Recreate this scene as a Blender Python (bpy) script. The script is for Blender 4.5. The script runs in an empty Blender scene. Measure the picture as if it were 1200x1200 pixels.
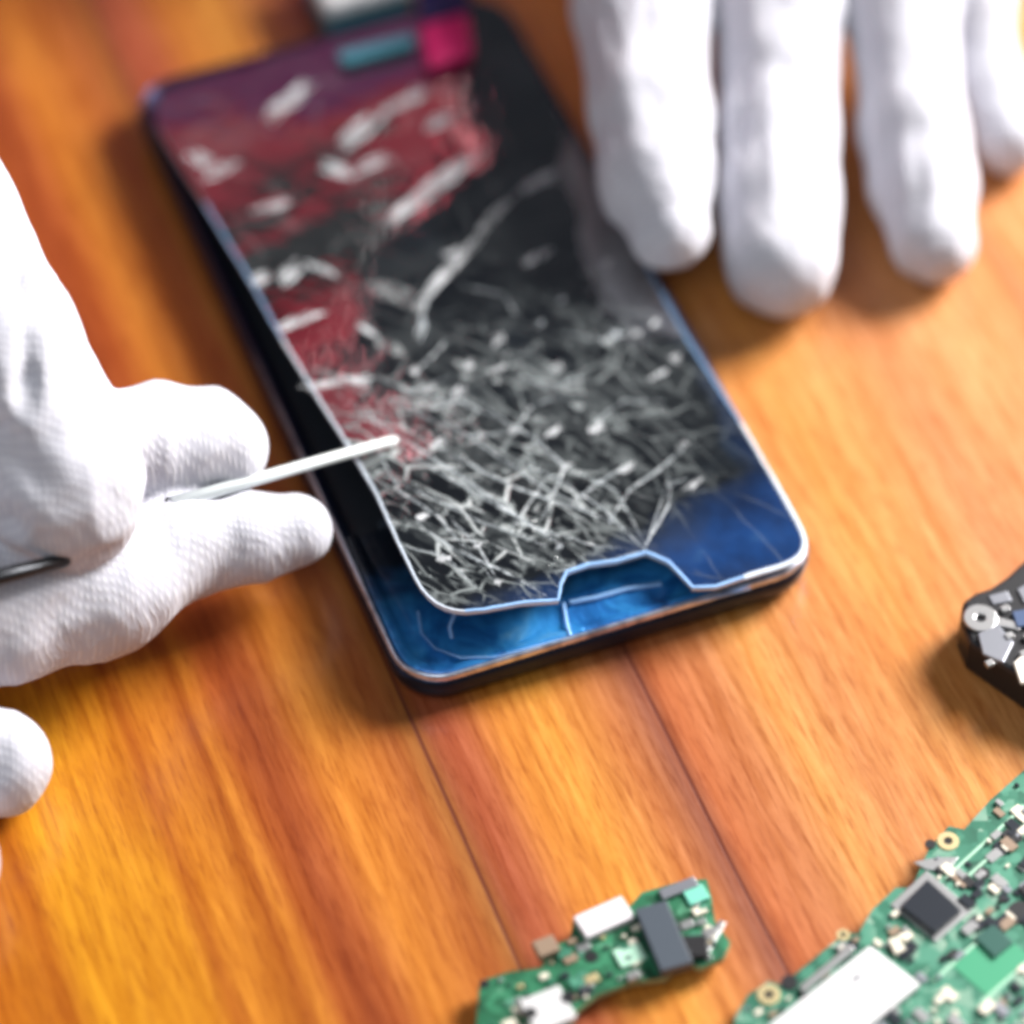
import bpy, bmesh, math, random
import numpy as np
from mathutils import Vector, noise as mnoise
random.seed(7); rng = np.random.default_rng(7)
S = 0.001                                   # everything below is written in millimetres
SC = bpy.context.scene
COL = SC.collection
# ------------------------------------------------------------------ camera model (millimetres, table top is z = 0)
EL, DIST = math.radians(50), 680.0
FPX = 1200 / 182 * DIST
CAM = np.array([0, -DIST * math.cos(EL), DIST * math.sin(EL)])
FWD = -CAM / np.linalg.norm(CAM); RGT = np.array([1., 0, 0]); UPV = np.cross(RGT, FWD)
def P(px, py, z=0.0):                       # point of the plane at height z seen at that place of the photograph
    d = FWD * FPX + RGT * (px - 600) + UPV * (600 - py)
    return CAM + d * ((z - CAM[2]) / d[2])
def mmpp(p): return float((np.asarray(p) - CAM) @ FWD) / FPX
# ------------------------------------------------------------------ object helpers
def props(o, label=None, cat=None, group=None, kind=None):
    if label: o['label'] = label
    if cat: o['category'] = cat
    if group: o['group'] = group
    if kind: o['kind'] = kind
    return o
def empty(name, loc, label, cat, group=None):
    o = bpy.data.objects.new(name, None); COL.objects.link(o)
    o.location = Vector(loc) * S; o.empty_display_size = 0.01
    return props(o, label, cat, group)
def put(name, me, mats, parent=None, smooth=False, bevel=0.0):
    o = bpy.data.objects.new(name, me); COL.objects.link(o)
    for m in (mats if isinstance(mats, (list, tuple)) else [mats]): me.materials.append(m)
    if smooth:
        me.polygons.foreach_set('use_smooth', [True] * len(me.polygons))
    base = Vector((0, 0, 0))
    if parent is not None:
        o.parent = parent
        q = parent
        while q is not None: base += q.location; q = q.parent
        o.location = (0, 0, 0)
    me.transform(__import__('mathutils').Matrix.Translation(-base))
    if bevel:
        b = o.modifiers.new('bevel', 'BEVEL'); b.width = bevel * S; b.segments = 2; b.limit_method = 'ANGLE'; b.angle_limit = 0.6
    return o
def mesh(verts, faces, mi=None):
    me = bpy.data.meshes.new('m')
    me.from_pydata([tuple(float(c) * S for c in v) for v in verts], [], faces)
    if mi: me.polygons.foreach_set('material_index', mi)
    me.update(); return me
class MB:
    def __init__(s): s.v = []; s.f = []; s.m = []
    def add(s, v, f, m=0):
        k = len(s.v); s.v += [tuple(x) for x in v]; s.f += [tuple(i + k for i in q) for q in f]; s.m += [m] * len(f)
    def prism(s, pts, z0, z1, m=0):          # pts: xy ccw or cw
        a = sum(pts[i][0] * pts[(i + 1) % len(pts)][1] - pts[(i + 1) % len(pts)][0] * pts[i][1] for i in range(len(pts)))
        if a < 0: pts = pts[::-1]
        n = len(pts)
        v = [(p[0], p[1], z0) for p in pts] + [(p[0], p[1], z1) for p in pts]
        f = [tuple(range(n - 1, -1, -1)), tuple(range(n, 2 * n))] + [(i, (i + 1) % n, n + (i + 1) % n, n + i) for i in range(n)]
        s.add(v, f, m)
    def box(s, cx, cy, z0, w, l, h, rot=0.0, m=0):
        c, q = math.cos(rot), math.sin(rot)
        s.prism([(cx + x * c - y * q, cy + x * q + y * c) for x, y in ((-w/2, -l/2), (w/2, -l/2), (w/2, l/2), (-w/2, l/2))], z0, z0 + h, m)
    def cyl(s, cx, cy, z0, r, h, m=0, n=24):
        s.prism([(cx + r * math.cos(2*math.pi*i/n), cy + r * math.sin(2*math.pi*i/n)) for i in range(n)], z0, z0 + h, m)
    def ring(s, cx, cy, z0, r0, r1, h, m=0, n=28):
        v = []
        for r, z in ((r0, z0), (r1, z0), (r1, z0 + h), (r0, z0 + h)):
            v += [(cx + r * math.cos(2*math.pi*i/n), cy + r * math.sin(2*math.pi*i/n), z) for i in range(n)]
        f = [(a*n+i, a*n+(i+1) % n, ((a+1) % 4)*n+(i+1) % n, ((a+1) % 4)*n+i) for a in range(4) for i in range(n)]
        s.add(v, f, m)
    def tube(s, pts, rad, m=0, n=14, cap=True):
        pts = [np.array(p, float) for p in pts]; rad = rad if isinstance(rad, list) else [rad] * len(pts)
        v = []; up = np.array([0, 0, 1.0])
        for i, p in enumerate(pts):
            t = pts[min(i+1, len(pts)-1)] - pts[max(i-1, 0)]; t /= np.linalg.norm(t)
            a = np.cross(t, up); a /= np.linalg.norm(a); b = np.cross(a, t)
            v += [tuple(p + rad[i] * (math.cos(2*math.pi*k/n) * a + math.sin(2*math.pi*k/n) * b)) for k in range(n)]
        f = [(i*n+k, i*n+(k+1) % n, (i+1)*n+(k+1) % n, (i+1)*n+k) for i in range(len(pts)-1) for k in range(n)]
        if cap: f += [tuple(range(n-1, -1, -1)), tuple((len(pts)-1)*n + k for k in range(n))]
        s.add(v, f, m)
    def out(s, name, mats, parent=None, smooth=False, bevel=0.0):
        return put(name, mesh(s.v, s.f, s.m), mats, parent, smooth, bevel)
# ------------------------------------------------------------------ materials
def mat(name, col=(.5, .5, .5), rough=.5, metal=0.0, spec=.5, coat=0.0, coat_rough=.05, sheen=0.0):
    m = bpy.data.materials.new(name); m.use_nodes = True
    b = m.node_tree.nodes['Principled BSDF']
    b.inputs['Base Color'].default_value = (*col, 1); b.inputs['Roughness'].default_value = rough
    b.inputs['Metallic'].default_value = metal; b.inputs['Specular IOR Level'].default_value = spec
    b.inputs['Coat Weight'].default_value = coat; b.inputs['Coat Roughness'].default_value = coat_rough
    b.inputs['Sheen Weight'].default_value = sheen
    return m
class N:                                     # small node-tree writer
    def __init__(s, m): s.t = m.node_tree; s.b = s.t.nodes['Principled BSDF']; s.c = None
    def n(s, kind, **kw):
        x = s.t.nodes.new(kind)
        for k, v in kw.items():
            if k.startswith('i_'): s.set(x, k[2:].replace('_', ' '), v)
            else: setattr(x, k, v)
        return x
    def set(s, x, k, v):
        k = int(k) if k.isdigit() else k
        if isinstance(v, bpy.types.NodeSocket): s.t.links.new(v, x.inputs[k])
        else: x.inputs[k].default_value = v
    def math(s, op, a, b=0.0, c=None, clamp=False):
        x = s.t.nodes.new('ShaderNodeMath'); x.operation = op; x.use_clamp = clamp
        s.set(x, '0', a); s.set(x, '1', b)
        if c is not None: s.set(x, '2', c)
        return x.outputs[0]
    def mix(s, f, a, b, blend='MIX'):
        x = s.t.nodes.new('ShaderNodeMix'); x.data_type = 'RGBA'; x.blend_type = blend
        s.set(x, '0', f)
        for k, v in ((6, a), (7, b)):
            if isinstance(v, bpy.types.NodeSocket): s.t.links.new(v, x.inputs[k])
            else: x.inputs[k].default_value = (*v, 1) if len(v) == 3 else v
        return x.outputs[2]
    def noise(s, vec, scale, detail=3, rough=.55, dist=0.0):
        x = s.n('ShaderNodeTexNoise', i_Scale=scale, i_Detail=float(detail), i_Roughness=rough, i_Distortion=dist)
        if vec is not None: s.t.links.new(vec, x.inputs['Vector'])
        return x.outputs[0]
    def ramp(s, f, stops, interp='LINEAR'):
        x = s.t.nodes.new('ShaderNodeValToRGB'); x.color_ramp.interpolation = interp
        e = x.color_ramp.elements
        while len(e) < len(stops): e.new(.5)
        for q, (p, c) in zip(e, stops): q.position = p; q.color = (*c, 1) if len(c) == 3 else c
        s.t.links.new(f, x.inputs[0]); return x.outputs[0]
    def map(s, f, a, b, c=0.0, d=1.0):
        x = s.n('ShaderNodeMapRange'); x.clamp = True
        for k, v in enumerate((f, a, b, c, d)): s.set(x, str(k), v)
        return x.outputs[0]
    def coord(s, rot=0.0, scale=(1, 1, 1), loc=(0, 0, 0)):
        if s.c is None: s.c = s.n('ShaderNodeNewGeometry').outputs['Position']
        mp = s.n('ShaderNodeMapping', i_Vector=s.c, i_Rotation=(0, 0, rot))
        return s.n('ShaderNodeMapping', i_Vector=mp.outputs[0], i_Scale=scale, i_Location=loc).outputs[0]
    def bump(s, h, dist, strength=1.0, normal=None):
        x = s.n('ShaderNodeBump', i_Height=h, i_Distance=dist, i_Strength=strength)
        if normal is not None: s.t.links.new(normal, x.inputs['Normal'])
        return x.outputs[0]
    def link(s, out, inp): s.t.links.new(out, s.b.inputs[inp])
def lin(r, g, b): return tuple((c/255/12.92 if c/255 <= .04045 else ((c/255+.055)/1.055)**2.4) for c in (r, g, b))

# ---- wood: strips of oiled hardwood running the way the seams run in the photograph
A0, A1 = P(490, 870), P(601, 1119)
DIR = (A1 - A0)[:2]; DIR /= np.linalg.norm(DIR)
NRM = np.array([-DIR[1], DIR[0]]);
if NRM[0] < 0: NRM = -NRM
def U(px, py): return float(P(px, py)[:2] @ NRM)
seam_u = [U(545, 990), U(835, 960), U(1200, 420) + 6]
bands = [  # photograph column at row 1100, colour of that strip of the wood (display values, pale sheen painted into the right-hand strips)
    (-120, (214, 122, 28)), (-40, (216, 122, 26)),
    (20, (206, 116, 20)), (55, (196, 104, 18)), (90, (232, 150, 28)), (215, (224, 140, 32)), (240, (194, 104, 28)), (262, (226, 138, 42)), (322, (178, 90, 24)), (334, (216, 128, 44)),
    (360, (180, 88, 34)), (392, (160, 72, 32)), (425, (184, 92, 42)), (470, (222, 132, 50)), (530, (200, 112, 46)), (560, (182, 98, 46)),
    (588, (190, 116, 52)), (606, (176, 92, 58)), (630, (184, 92, 62)), (660, (190, 100, 60)), (700, (222, 134, 56)), (770, (232, 150, 62)), (850, (206, 122, 70)),
    (898, (160, 90, 66)), (925, (196, 104, 60)), (1000, (206, 124, 76)), (1060, (222, 146, 78)), (1130, (212, 134, 80)), (1265, (222, 142, 72)), (1345, (226, 148, 86)), (1446, (212, 134, 86)), (1560, (222, 146, 94))]
ub = [U(x, 1100) for x, _ in bands]; u0, u1 = ub[0], ub[-1]
wood = mat('oiled_wood', rough=.38, spec=.4)
w = N(wood)
ang = math.atan2(NRM[1], NRM[0])
base = w.coord(rot=-ang)                                  # x across the strips, y along them (metres)
warp = w.noise(w.coord(rot=-ang, scale=(1, .25, 1)), 22, 2)
sx = w.n('ShaderNodeSeparateXYZ'); w.t.links.new(base, sx.inputs[0])
usm = w.math('MULTIPLY_ADD', w.math('SUBTRACT', warp, .5), .006, sx.outputs[0])
f = w.map(usm, u0*S, u1*S)
half = len(bands) // 2
c1 = w.ramp(f, [((u-u0)/(u1-u0), lin(*c)) for u, (_, c) in zip(ub, bands)])
g_long = w.noise(w.coord(rot=-ang, scale=(1, .055, 1)), 420, 5, .65, .6)
g_fine = w.noise(w.coord(rot=-ang, scale=(1, .07, 1)), 1500, 4, .7)
g_broad = w.noise(w.coord(rot=-ang, scale=(1, .16, 1)), 60, 3, .5, 1.2)
fleck = w.noise(w.coord(rot=-ang - .16, scale=(1, .2, 1)), 620, 3, .6)
blot = w.noise(w.coord(rot=-ang, scale=(1, .5, 1), loc=(.3, .1, 0)), 38, 3, .5)
c = w.mix(w.map(g_long, .35, .7), w.mix(1.0, c1, (.70, .57, .42), 'MULTIPLY'), c1)
c = w.mix(1.0, c, (.86, 1.0, 1.02), 'MULTIPLY')
c = w.mix(w.map(g_broad, .42, .72, 0, .45), c, w.mix(1.0, c, (1.18, 1.22, 1.25), 'MULTIPLY'))
c = w.mix(w.map(blot, .5, .72, 0, .5), c, w.mix(1.0, c, (.86, .68, .6), 'MULTIPLY'))
c = w.mix(w.map(g_fine, .50, .66, 0, .7), c, w.mix(1.0, c, (.62, .45, .3), 'MULTIPLY'))
c = w.mix(w.map(fleck, .55, .68, 0, .42), c, w.mix(1.0, c, (.7, .52, .35), 'MULTIPLY'))
c = w.mix(w.map(fleck, .44, .32, 0, .5), c, w.mix(1.0, c, (1.15, 1.25, 1.4), 'MULTIPLY'))
uw = w.math('MULTIPLY_ADD', w.math('SUBTRACT', w.noise(w.coord(rot=-ang, scale=(.4, .12, 1)), 60, 2), .5), .0035, sx.outputs[0])
seam = None
for k, su in enumerate(seam_u):
    d = w.math('ABSOLUTE', w.math('SUBTRACT', uw, su*S))
    g = w.map(d, .00015, .00065, .9 if k < 2 else .3, 0)
    g2 = w.map(d, .0003, .0032, .30, 0)
    g = w.math('MAXIMUM', g, g2)
    seam = g if seam is None else w.math('MAXIMUM', seam, g)
c = w.mix(seam, c, lin(92, 40, 28))
w.link(c, 'Base Color')
rg = w.math('MULTIPLY_ADD', g_long, .22, .26); w.link(rg, 'Roughness'); w.b.inputs['Coat Weight'].default_value = .75; w.b.inputs['Coat Roughness'].default_value = .2
hgt = w.math('SUBTRACT', w.math('ADD', w.math('MULTIPLY', g_long, .35), w.math('MULTIPLY', g_fine, .3)), w.math('MULTIPLY', seam, .35))
w.link(w.bump(hgt, .00025, .55), 'Normal')

# ---- glove cotton: fine ribbed knit
cotton = mat('white_cotton_knit', col=(.7, .7, .74), rough=.95, spec=.1, sheen=.15)
w = N(cotton)
cl = w.noise(w.coord(), 90, 4, .6)
n2 = w.noise(w.coord(), 1100, 3, .7)
oc = w.n('ShaderNodeTexCoord').outputs['Object']
wob = w.n('ShaderNodeVectorMath', operation='ADD'); w.t.links.new(oc, wob.inputs[0])
wn = w.n('ShaderNodeTexNoise', i_Scale=60.0); w.t.links.new(oc, wn.inputs['Vector'])
ws = w.n('ShaderNodeVectorMath', operation='SCALE'); w.t.links.new(wn.outputs['Color'], ws.inputs[0]); ws.inputs['Scale'].default_value = .006
w.t.links.new(ws.outputs[0], wob.inputs[1])
def wave(direction, sc_v):
    x = w.n('ShaderNodeTexWave', bands_direction=direction, i_Scale=sc_v, i_Distortion=.6, i_Detail=1.0); w.t.links.new(wob.outputs[0], x.inputs['Vector']); return x.outputs['Fac']
knit = w.math('MULTIPLY', wave('X', 310.0), wave('Y', 260.0))
f_ = w.math('ADD', w.math('MULTIPLY', knit, .5), w.math('MULTIPLY', cl, .5))
w.link(w.mix(w.map(f_, .15, .75), (.47, .47, .53), (.60, .598, .635)), 'Base Color')  # lavender shading tinted into the cotton, deeper between the knit ribs
h = w.math('ADD', w.math('MULTIPLY', knit, .8), w.math('MULTIPLY', n2, .5))
cr2 = w.noise(w.coord(scale=(1.4, .7, 1)), 80, 3, .5, .6)
nb = w.bump(w.math('ADD', w.noise(w.coord(), 60, 2, .45), w.math('MULTIPLY', cr2, .6)), .003, .6)
w.link(w.bump(h, .00013, .6, nb), 'Normal')

M = {}
M['navy'] = mat('navy_aluminium', (.012, .022, .05), .33, .75)
M['rim'] = mat('blue_rim_highlight', (.50, .56, .72), .3, .85)
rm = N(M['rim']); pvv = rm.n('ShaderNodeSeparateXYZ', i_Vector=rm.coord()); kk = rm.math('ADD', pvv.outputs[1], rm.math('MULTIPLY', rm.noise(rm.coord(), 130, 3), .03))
rm.link(rm.mix(rm.math('MULTIPLY', rm.map(kk, .05, -.005), rm.map(rm.noise(rm.coord(), 260, 3), .30, .55, .35, 1)), (.05, .06, .12), (.72, .78, .92)), 'Base Color')  # bright near-end highlight painted into the rim colour, dark towards the far end
M['recess'] = mat('black_recess', (.008, .011, .016), .45, .1)
M['adhesive'] = mat('dark_adhesive', (.02, .03, .045), .35)
blue = mat('blue_adhesive_film', (.008, .075, .27), .28, .35, coat=.6); M['blue'] = blue
w = N(blue)
nn = w.noise(w.coord(), 110, 4, .6, .8)
w.link(w.ramp(nn, [(.25, (.006, .04, .15)), (.45, (.015, .14, .42)), (.6, (.035, .26, .62)), (.78, (.12, .36, .62))]), 'Base Color')
w.link(w.bump(nn, .0012, .7), 'Normal')
M['crack'] = mat('crushed_glass_white', (.70, .76, .80), .35)
w = N(M['crack']); nn = w.noise(w.coord(), 500, 3, .7)
w.link(w.ramp(nn, [(.3, (.28, .32, .36)), (.55, (.62, .68, .71)), (.7, (.9, .93, .94))]), 'Base Color')
w.link(w.map(nn, .34, .66, .08, .85), 'Alpha')
M['glint_spot'] = mat('glint_patch', (.55, .60, .64), .45)
w = N(M['glint_spot']); nn = w.noise(w.coord(), 420, 4, .7)
w.link(w.map(nn, .36, .66, 0, .85), 'Alpha')
M['glint_streak'] = mat('streak_glint', (.66, .68, .70), .4)  # pale stand-in for light reflected off the glass
w = N(M['glint_streak']); nn = w.noise(w.coord(), 260, 3, .6)
w.link(w.map(nn, .30, .64, .12, .85), 'Alpha')
M['edge'] = mat('glass_edge_highlight', (.62, .70, .80), .25)
M['edgeb'] = mat('pale_blue_highlight', (.30, .52, .85), .25)
# ------------------------------------------------------------------ table
V = 40
tx, ty = np.meshgrid(np.linspace(-700, 700, 3), np.linspace(-600, 900, 3))
b = MB(); b.prism([(-700, -450), (700, -450), (700, 620), (-700, 620)], -28, 0)
t = b.out('table_top', wood, None, bevel=2.0)
props(t, 'warm orange brown wooden table top with long plank seams under everything', 'table', kind='structure')

# ------------------------------------------------------------------ phone
cs = {k: P(*v, 8.0) for k, v in dict(TL=(152, 98), TR=(582, -12), BR=(966, 668), BL=(480, 803)).items()}
ctr = sum(cs.values())[:2] / 4
bl = ((cs['TL'] - cs['BL']) + (cs['TR'] - cs['BR']))[:2]; L = np.linalg.norm(bl) / 2; by = bl / np.linalg.norm(bl)
bx = np.array([by[1], -by[0]]); W = 77.4
def ph(x, y): return ctr + bx * x + by * y         # phone axes: x across, y towards its far end
phone = empty('smartphone', (ctr[0], ctr[1], 0), 'dark blue smartphone with shattered lifted glass lying on the wooden table', 'smartphone')
def rrect(w, l, r, n=8):
    pts = []
    for cx, cy, a0 in ((w/2-r, l/2-r, 0), (-w/2+r, l/2-r, 90), (-w/2+r, -l/2+r, 180), (w/2-r, -l/2+r, 270)):
        for k in range(n+1):
            a = math.radians(a0 + 90*k/n); pts.append((cx + r*math.cos(a), cy + r*math.sin(a)))
    return pts
def loft(prof, r0, name, m, parent, cap_last=True, cap_first=True, shade=True):
    v = []; n = None
    for ins, z in prof:
        pts = rrect(W - 2*ins, L - 2*ins, max(r0 - ins, .6)); n = len(pts)
        v += [(*ph(x, y), z) for x, y in pts]
    f = [(i*n+k, i*n+(k+1) % n, (i+1)*n+(k+1) % n, (i+1)*n+k) for i in range(len(prof)-1) for k in range(n)]
    if cap_last: f.append(tuple((len(prof)-1)*n + k for k in range(n)))
    if cap_first: f.append(tuple(range(n-1, -1, -1)))
    me = mesh(v, f); o = put(name, me, m, parent, smooth=True)
    for p in me.polygons:
        if len(p.vertices) > 4: p.use_smooth = False
    return o
loft([(3.4, .3), (1.5, 1.2), (.6, 2.6), (.15, 4.2), (.1, 5.8), (.5, 6.7), (3.2, 6.75), (3.2, 3.4)], 9, 'back_housing', M['navy'], phone)
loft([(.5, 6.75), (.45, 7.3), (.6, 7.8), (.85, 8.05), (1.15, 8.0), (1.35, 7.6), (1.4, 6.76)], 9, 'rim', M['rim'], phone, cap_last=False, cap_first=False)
# inner plate with raised blocks
pl = MB(); pl.prism([tuple(ph(x, y)) for x, y in rrect(W-6.6, L-6.6, 6)], 3.45, 5.0)
mp = pl.out('inner_plate', M['recess'], phone, bevel=.3)
ib = MB()
for x, y, ww, ll, h in ((0, 12, 50, 78, .9), (-24, -48, 12, 16, .7), (4, -46, 34, 10, .5), (-20, 62, 20, 14, .8), (16, 62, 26, 12, .7)):
    ib.prism([tuple(ph(x+a*ww/2, y+c_*ll/2)) for a, c_ in ((-1, -1), (1, -1), (1, 1), (-1, 1))], 5.02, 5.0 + h)
ib.out('battery_and_shields', M['adhesive'], phone, bevel=.3).name = 'battery'
# blue film on the chin, sloping shelf with rounded corners
def chin_mesh():
    bm = bmesh.new()
    w2, l2 = W - 3.2, L - 3.2
    pts = [p for p in rrect(w2, l2, 7.6, 10) if p[1] < -L/2 + 20]
    top = -L/2 + 36
    loop = [p for p in pts]
    loop = sorted([p for p in pts if p[0] < 0], key=lambda p: -p[1]) + sorted([p for p in pts if p[0] >= 0], key=lambda p: p[1])
    loop = [(-w2/2, top)] + loop + [(w2/2, top)]
    def add(pts, z): return [bm.verts.new((*(ph(*p)*S), z*S)) for p in pts]
    cx, cy = 0, -L/2 + 18
    def ins(d): return [((p[0]) * (1 - d/(w2/2)), cy + (p[1]-cy) * (1 - d/18) if p[1] < cy else p[1]) for p in loop]
    rings = [add(ins(0), 5.1), add(ins(0), 6.9), add(ins(.5), 7.3), add(ins(1.6), 7.35), add(ins(2.0), 7.0), add(ins(3.0), 6.7), add(ins(4.6), 6.85)]
    n = len(loop)
    for a, b_ in zip(rings, rings[1:]):
        for k in range(n-1): bm.faces.new((a[k], a[k+1], b_[k+1], b_[k]))
    bm.faces.new(rings[-1]); 
    for fc in bm.faces: fc.smooth = len(fc.verts) < 5
    bmesh.ops.recalc_face_normals(bm, faces=bm.faces)
    me = bpy.data.meshes.new('chin'); bm.to_mesh(me); bm.free(); return me
w = N(blue); bc = blue.node_tree.nodes['Principled BSDF'].inputs['Base Color'].links[0].from_socket
pvb = w.n('ShaderNodeVectorMath', operation='DOT_PRODUCT'); w.t.links.new(w.coord(), pvb.inputs[0]); pvb.inputs[1].default_value = (by[0], by[1], 0)
yb = float(ph(0, -L/2) @ by); fb = w.map(w.math('MULTIPLY_ADD', w.math('SUBTRACT', w.noise(w.coord(), 70, 3), .5), .02, pvb.outputs['Value']), (yb+12)*S, (yb+28)*S)
w.link(w.mix(fb, bc, (.006, .010, .018)), 'Base Color')
chin = put('blue_film', chin_mesh(), M['blue'], phone)

# ---- the shattered glass: lifted on its near left corner
GC = {'TL': (166, 112, 9.0), 'TR': (580, -8, 8.7), 'BR': (948, 664, 9.2), 'BL': (494, 722, 17.0)}
Hc = {k: v for k, v in GC.items()}
def solveH():
    src = [(0, 1), (1, 1), (1, 0), (0, 0)]; dst = [GC[k][:2] for k in ('TL', 'TR', 'BR', 'BL')]
    A = []; B = []
    for (u, v), (x, y) in zip(src, dst):
        A += [[u, v, 1, 0, 0, 0, -u*x, -v*x], [0, 0, 0, u, v, 1, -u*y, -v*y]]; B += [x, y]
    h = np.linalg.solve(np.array(A, float), np.array(B, float)); return np.append(h, 1).reshape(3, 3)
HM = solveH(); HI = np.linalg.inv(HM)
def G(px, py, dz=0.0):                       # a place on the glass sheet
    q = HI @ np.array([px, py, 1.0]); u, v = q[0]/q[2], q[1]/q[2]
    uu, vv = min(max(u, -.05), 1.05), min(max(v, -.05), 1.05)
    z = (1-uu)*vv*GC['TL'][2] + uu*vv*GC['TR'][2] + uu*(1-vv)*GC['BR'][2] + (1-uu)*(1-vv)*GC['BL'][2]
    z += .35 * math.sin(uu*5 + vv*3) * (1-uu) * (1 - vv)
    return P(px, py, z + dz)
def arc(p0, pc, p1, n=6):                    # quadratic rounding
    return [tuple((1-t)**2*np.array(p0) + 2*t*(1-t)*np.array(pc) + t*t*np.array(p1)) for t in [k/n for k in range(n+1)]]
outline = (arc((186, 152), (168, 113), (206, 101)) + [(380, 49), (520, 9)] + arc((548, 1), (578, -8), (598, 22)) + [(700, 208), (800, 388), (868, 496), (905, 560)]
           + arc((934, 612), (956, 650), (918, 662)) + [(872, 676), (838, 687), (812, 688), (797, 672), (783, 658), (757, 647), (722, 657), (690, 661), (664, 670), (657, 684), (654, 703), (610, 706), (566, 714)]
           + arc((545, 716), (506, 716), (486, 676)) + [(462, 626), (440, 576), (408, 522), (370, 462), (330, 396), (292, 326), (240, 238)])
def sheet(poly, thick, step=16, dz=0.0):
    bm = bmesh.new(); vs = [bm.verts.new((p[0], -p[1], 0)) for p in poly]
    bm.faces.new(vs); xs = [p[0] for p in poly]; ys = [-p[1] for p in poly]
    for a0, a1, ax in ((min(xs), max(xs), 0), (min(ys), max(ys), 1)):
        q = a0 + step
        while q < a1:
            co = [0, 0, 0]; co[ax] = q; no = [0, 0, 0]; no[ax] = 1
            bmesh.ops.bisect_plane(bm, geom=bm.verts[:]+bm.edges[:]+bm.faces[:], plane_co=co, plane_no=no); q += step
    bmesh.ops.triangulate(bm, faces=bm.faces[:])
    top = {v: v.co.copy() for v in bm.verts}
    V0 = list(bm.verts); idx = {v: i for i, v in enumerate(V0)}
    T = [G(v.co.x, -v.co.y, dz) for v in V0]; n = len(V0)
    F = [tuple(idx[v] for v in f.verts) for f in bm.faces]
    a = T[F[0][1]] - T[F[0][0]]; c_ = T[F[0][2]] - T[F[0][0]]
    if np.cross(a, c_)[2] < 0: F = [f[::-1] for f in F]
    BE = [(idx[e.verts[0]], idx[e.verts[1]]) for e in bm.edges if len(e.link_faces) == 1]
    ed = set(); 
    for f in F:
        for k in range(3): ed.add((f[k], f[(k+1) % 3]))
    BE = [(i, j) if (i, j) in ed else (j, i) for i, j in BE]
    bm.free()
    v = [tuple(p) for p in T] + [(p[0], p[1], p[2]-thick) for p in T]
    faces = F + [tuple(i+n for i in f[::-1]) for f in F] + [(j, i, i+n, j+n) for i, j in BE]
    return v, faces, [0]*(2*len(F)) + [1]*len(BE)
# glass material: near-black laminated display glass, every shard tilted a little, fine crazing towards the impact
gm = mat('shattered_display_glass', (.02, .023, .03), .1, .0, spec=.9); M['glass'] = gm
w = N(gm)
pos = w.coord()
dist_v = w.n('ShaderNodeVectorMath', operation='ADD'); nz = w.n('ShaderNodeTexNoise', i_Scale=55.0, i_Detail=3.0); w.t.links.new(pos, nz.inputs['Vector'])
sc_ = w.n('ShaderNodeVectorMath', operation='SCALE'); w.t.links.new(nz.outputs['Color'], sc_.inputs[0]); sc_.inputs['Scale'].default_value = .005
w.t.links.new(pos, dist_v.inputs[0]); w.t.links.new(sc_.outputs[0], dist_v.inputs[1]); wp = dist_v.outputs[0]
gc = G(600, 560); 
def radial(px, py, r0, r1):
    q = G(px, py); d = w.n('ShaderNodeVectorMath', operation='DISTANCE'); w.t.links.new(pos, d.inputs[0]); d.inputs[1].default_value = tuple(q*S)
    return w.map(d.outputs['Value'], r0*S, r1*S, 1, 0)
near = w.math('MAXIMUM', radial(570, 590, 7, 33), w.math('MAXIMUM', w.math('MULTIPLY', radial(670, 470, 3, 36), .55), radial(480, 520, 4, 24)))
far = w.math('MAXIMUM', radial(500, 300, 20, 70), radial(420, 130, 15, 60))
def vor(vec, scale, feature='DISTANCE_TO_EDGE'):
    x = w.n('ShaderNodeTexVoronoi', feature=feature, i_Scale=scale); w.t.links.new(vec, x.inputs['Vector']); return x
ap = w.n('ShaderNodeMapping', i_Rotation=(0, 0, .58)); w.t.links.new(wp, ap.inputs['Vector']); ap2 = w.n('ShaderNodeMapping', i_Scale=(.42, 1, 1)); w.t.links.new(ap.outputs[0], ap2.inputs['Vector']); wa = ap2.outputs[0]
e1 = vor(wa, 210.0).outputs['Distance']; e2 = vor(wa, 480.0).outputs['Distance']; e3 = vor(wa, 75.0).outputs['Distance']
brk = w.noise(pos, 160, 3, .6)
l1 = w.math('MULTIPLY', w.map(e1, .013, .038, 1.0, 0), w.map(brk, .36, .52))
l2 = w.math('MULTIPLY', w.map(e2, .022, .07, .9, 0), w.map(w.noise(pos, 210, 3, .6), .47, .62))
l3 = w.math('MULTIPLY', w.map(e3, .006, .016, 1, 0), w.map(w.noise(pos, 70, 3, .6), .42, .56))
craze = w.math('MAXIMUM', w.math('MULTIPLY', w.math('MAXIMUM', l1, w.math('MULTIPLY', l2, .8)), near), w.math('MULTIPLY', l3, w.math('MULTIPLY_ADD', near, .5, .12)))
dust = w.math('MULTIPLY', w.map(w.noise(w.coord(rot=.58, scale=(.5, 1, 1)), 150, 5, .7, .5), .50, .74), w.math('MULTIPLY_ADD', near, .24, .015))
blotm = w.math('MULTIPLY', w.map(w.noise(w.coord(rot=.9, scale=(1, .5, 1)), 75, 3, .55), .53, .72), w.math('MULTIPLY_ADD', far, .06, .02))
midm = w.math('MAXIMUM', radial(640, 400, 8, 34), w.math('MAXIMUM', radial(560, 560, 12, 36), w.math('MULTIPLY', radial(460, 400, 4, 24), .8)))
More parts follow.
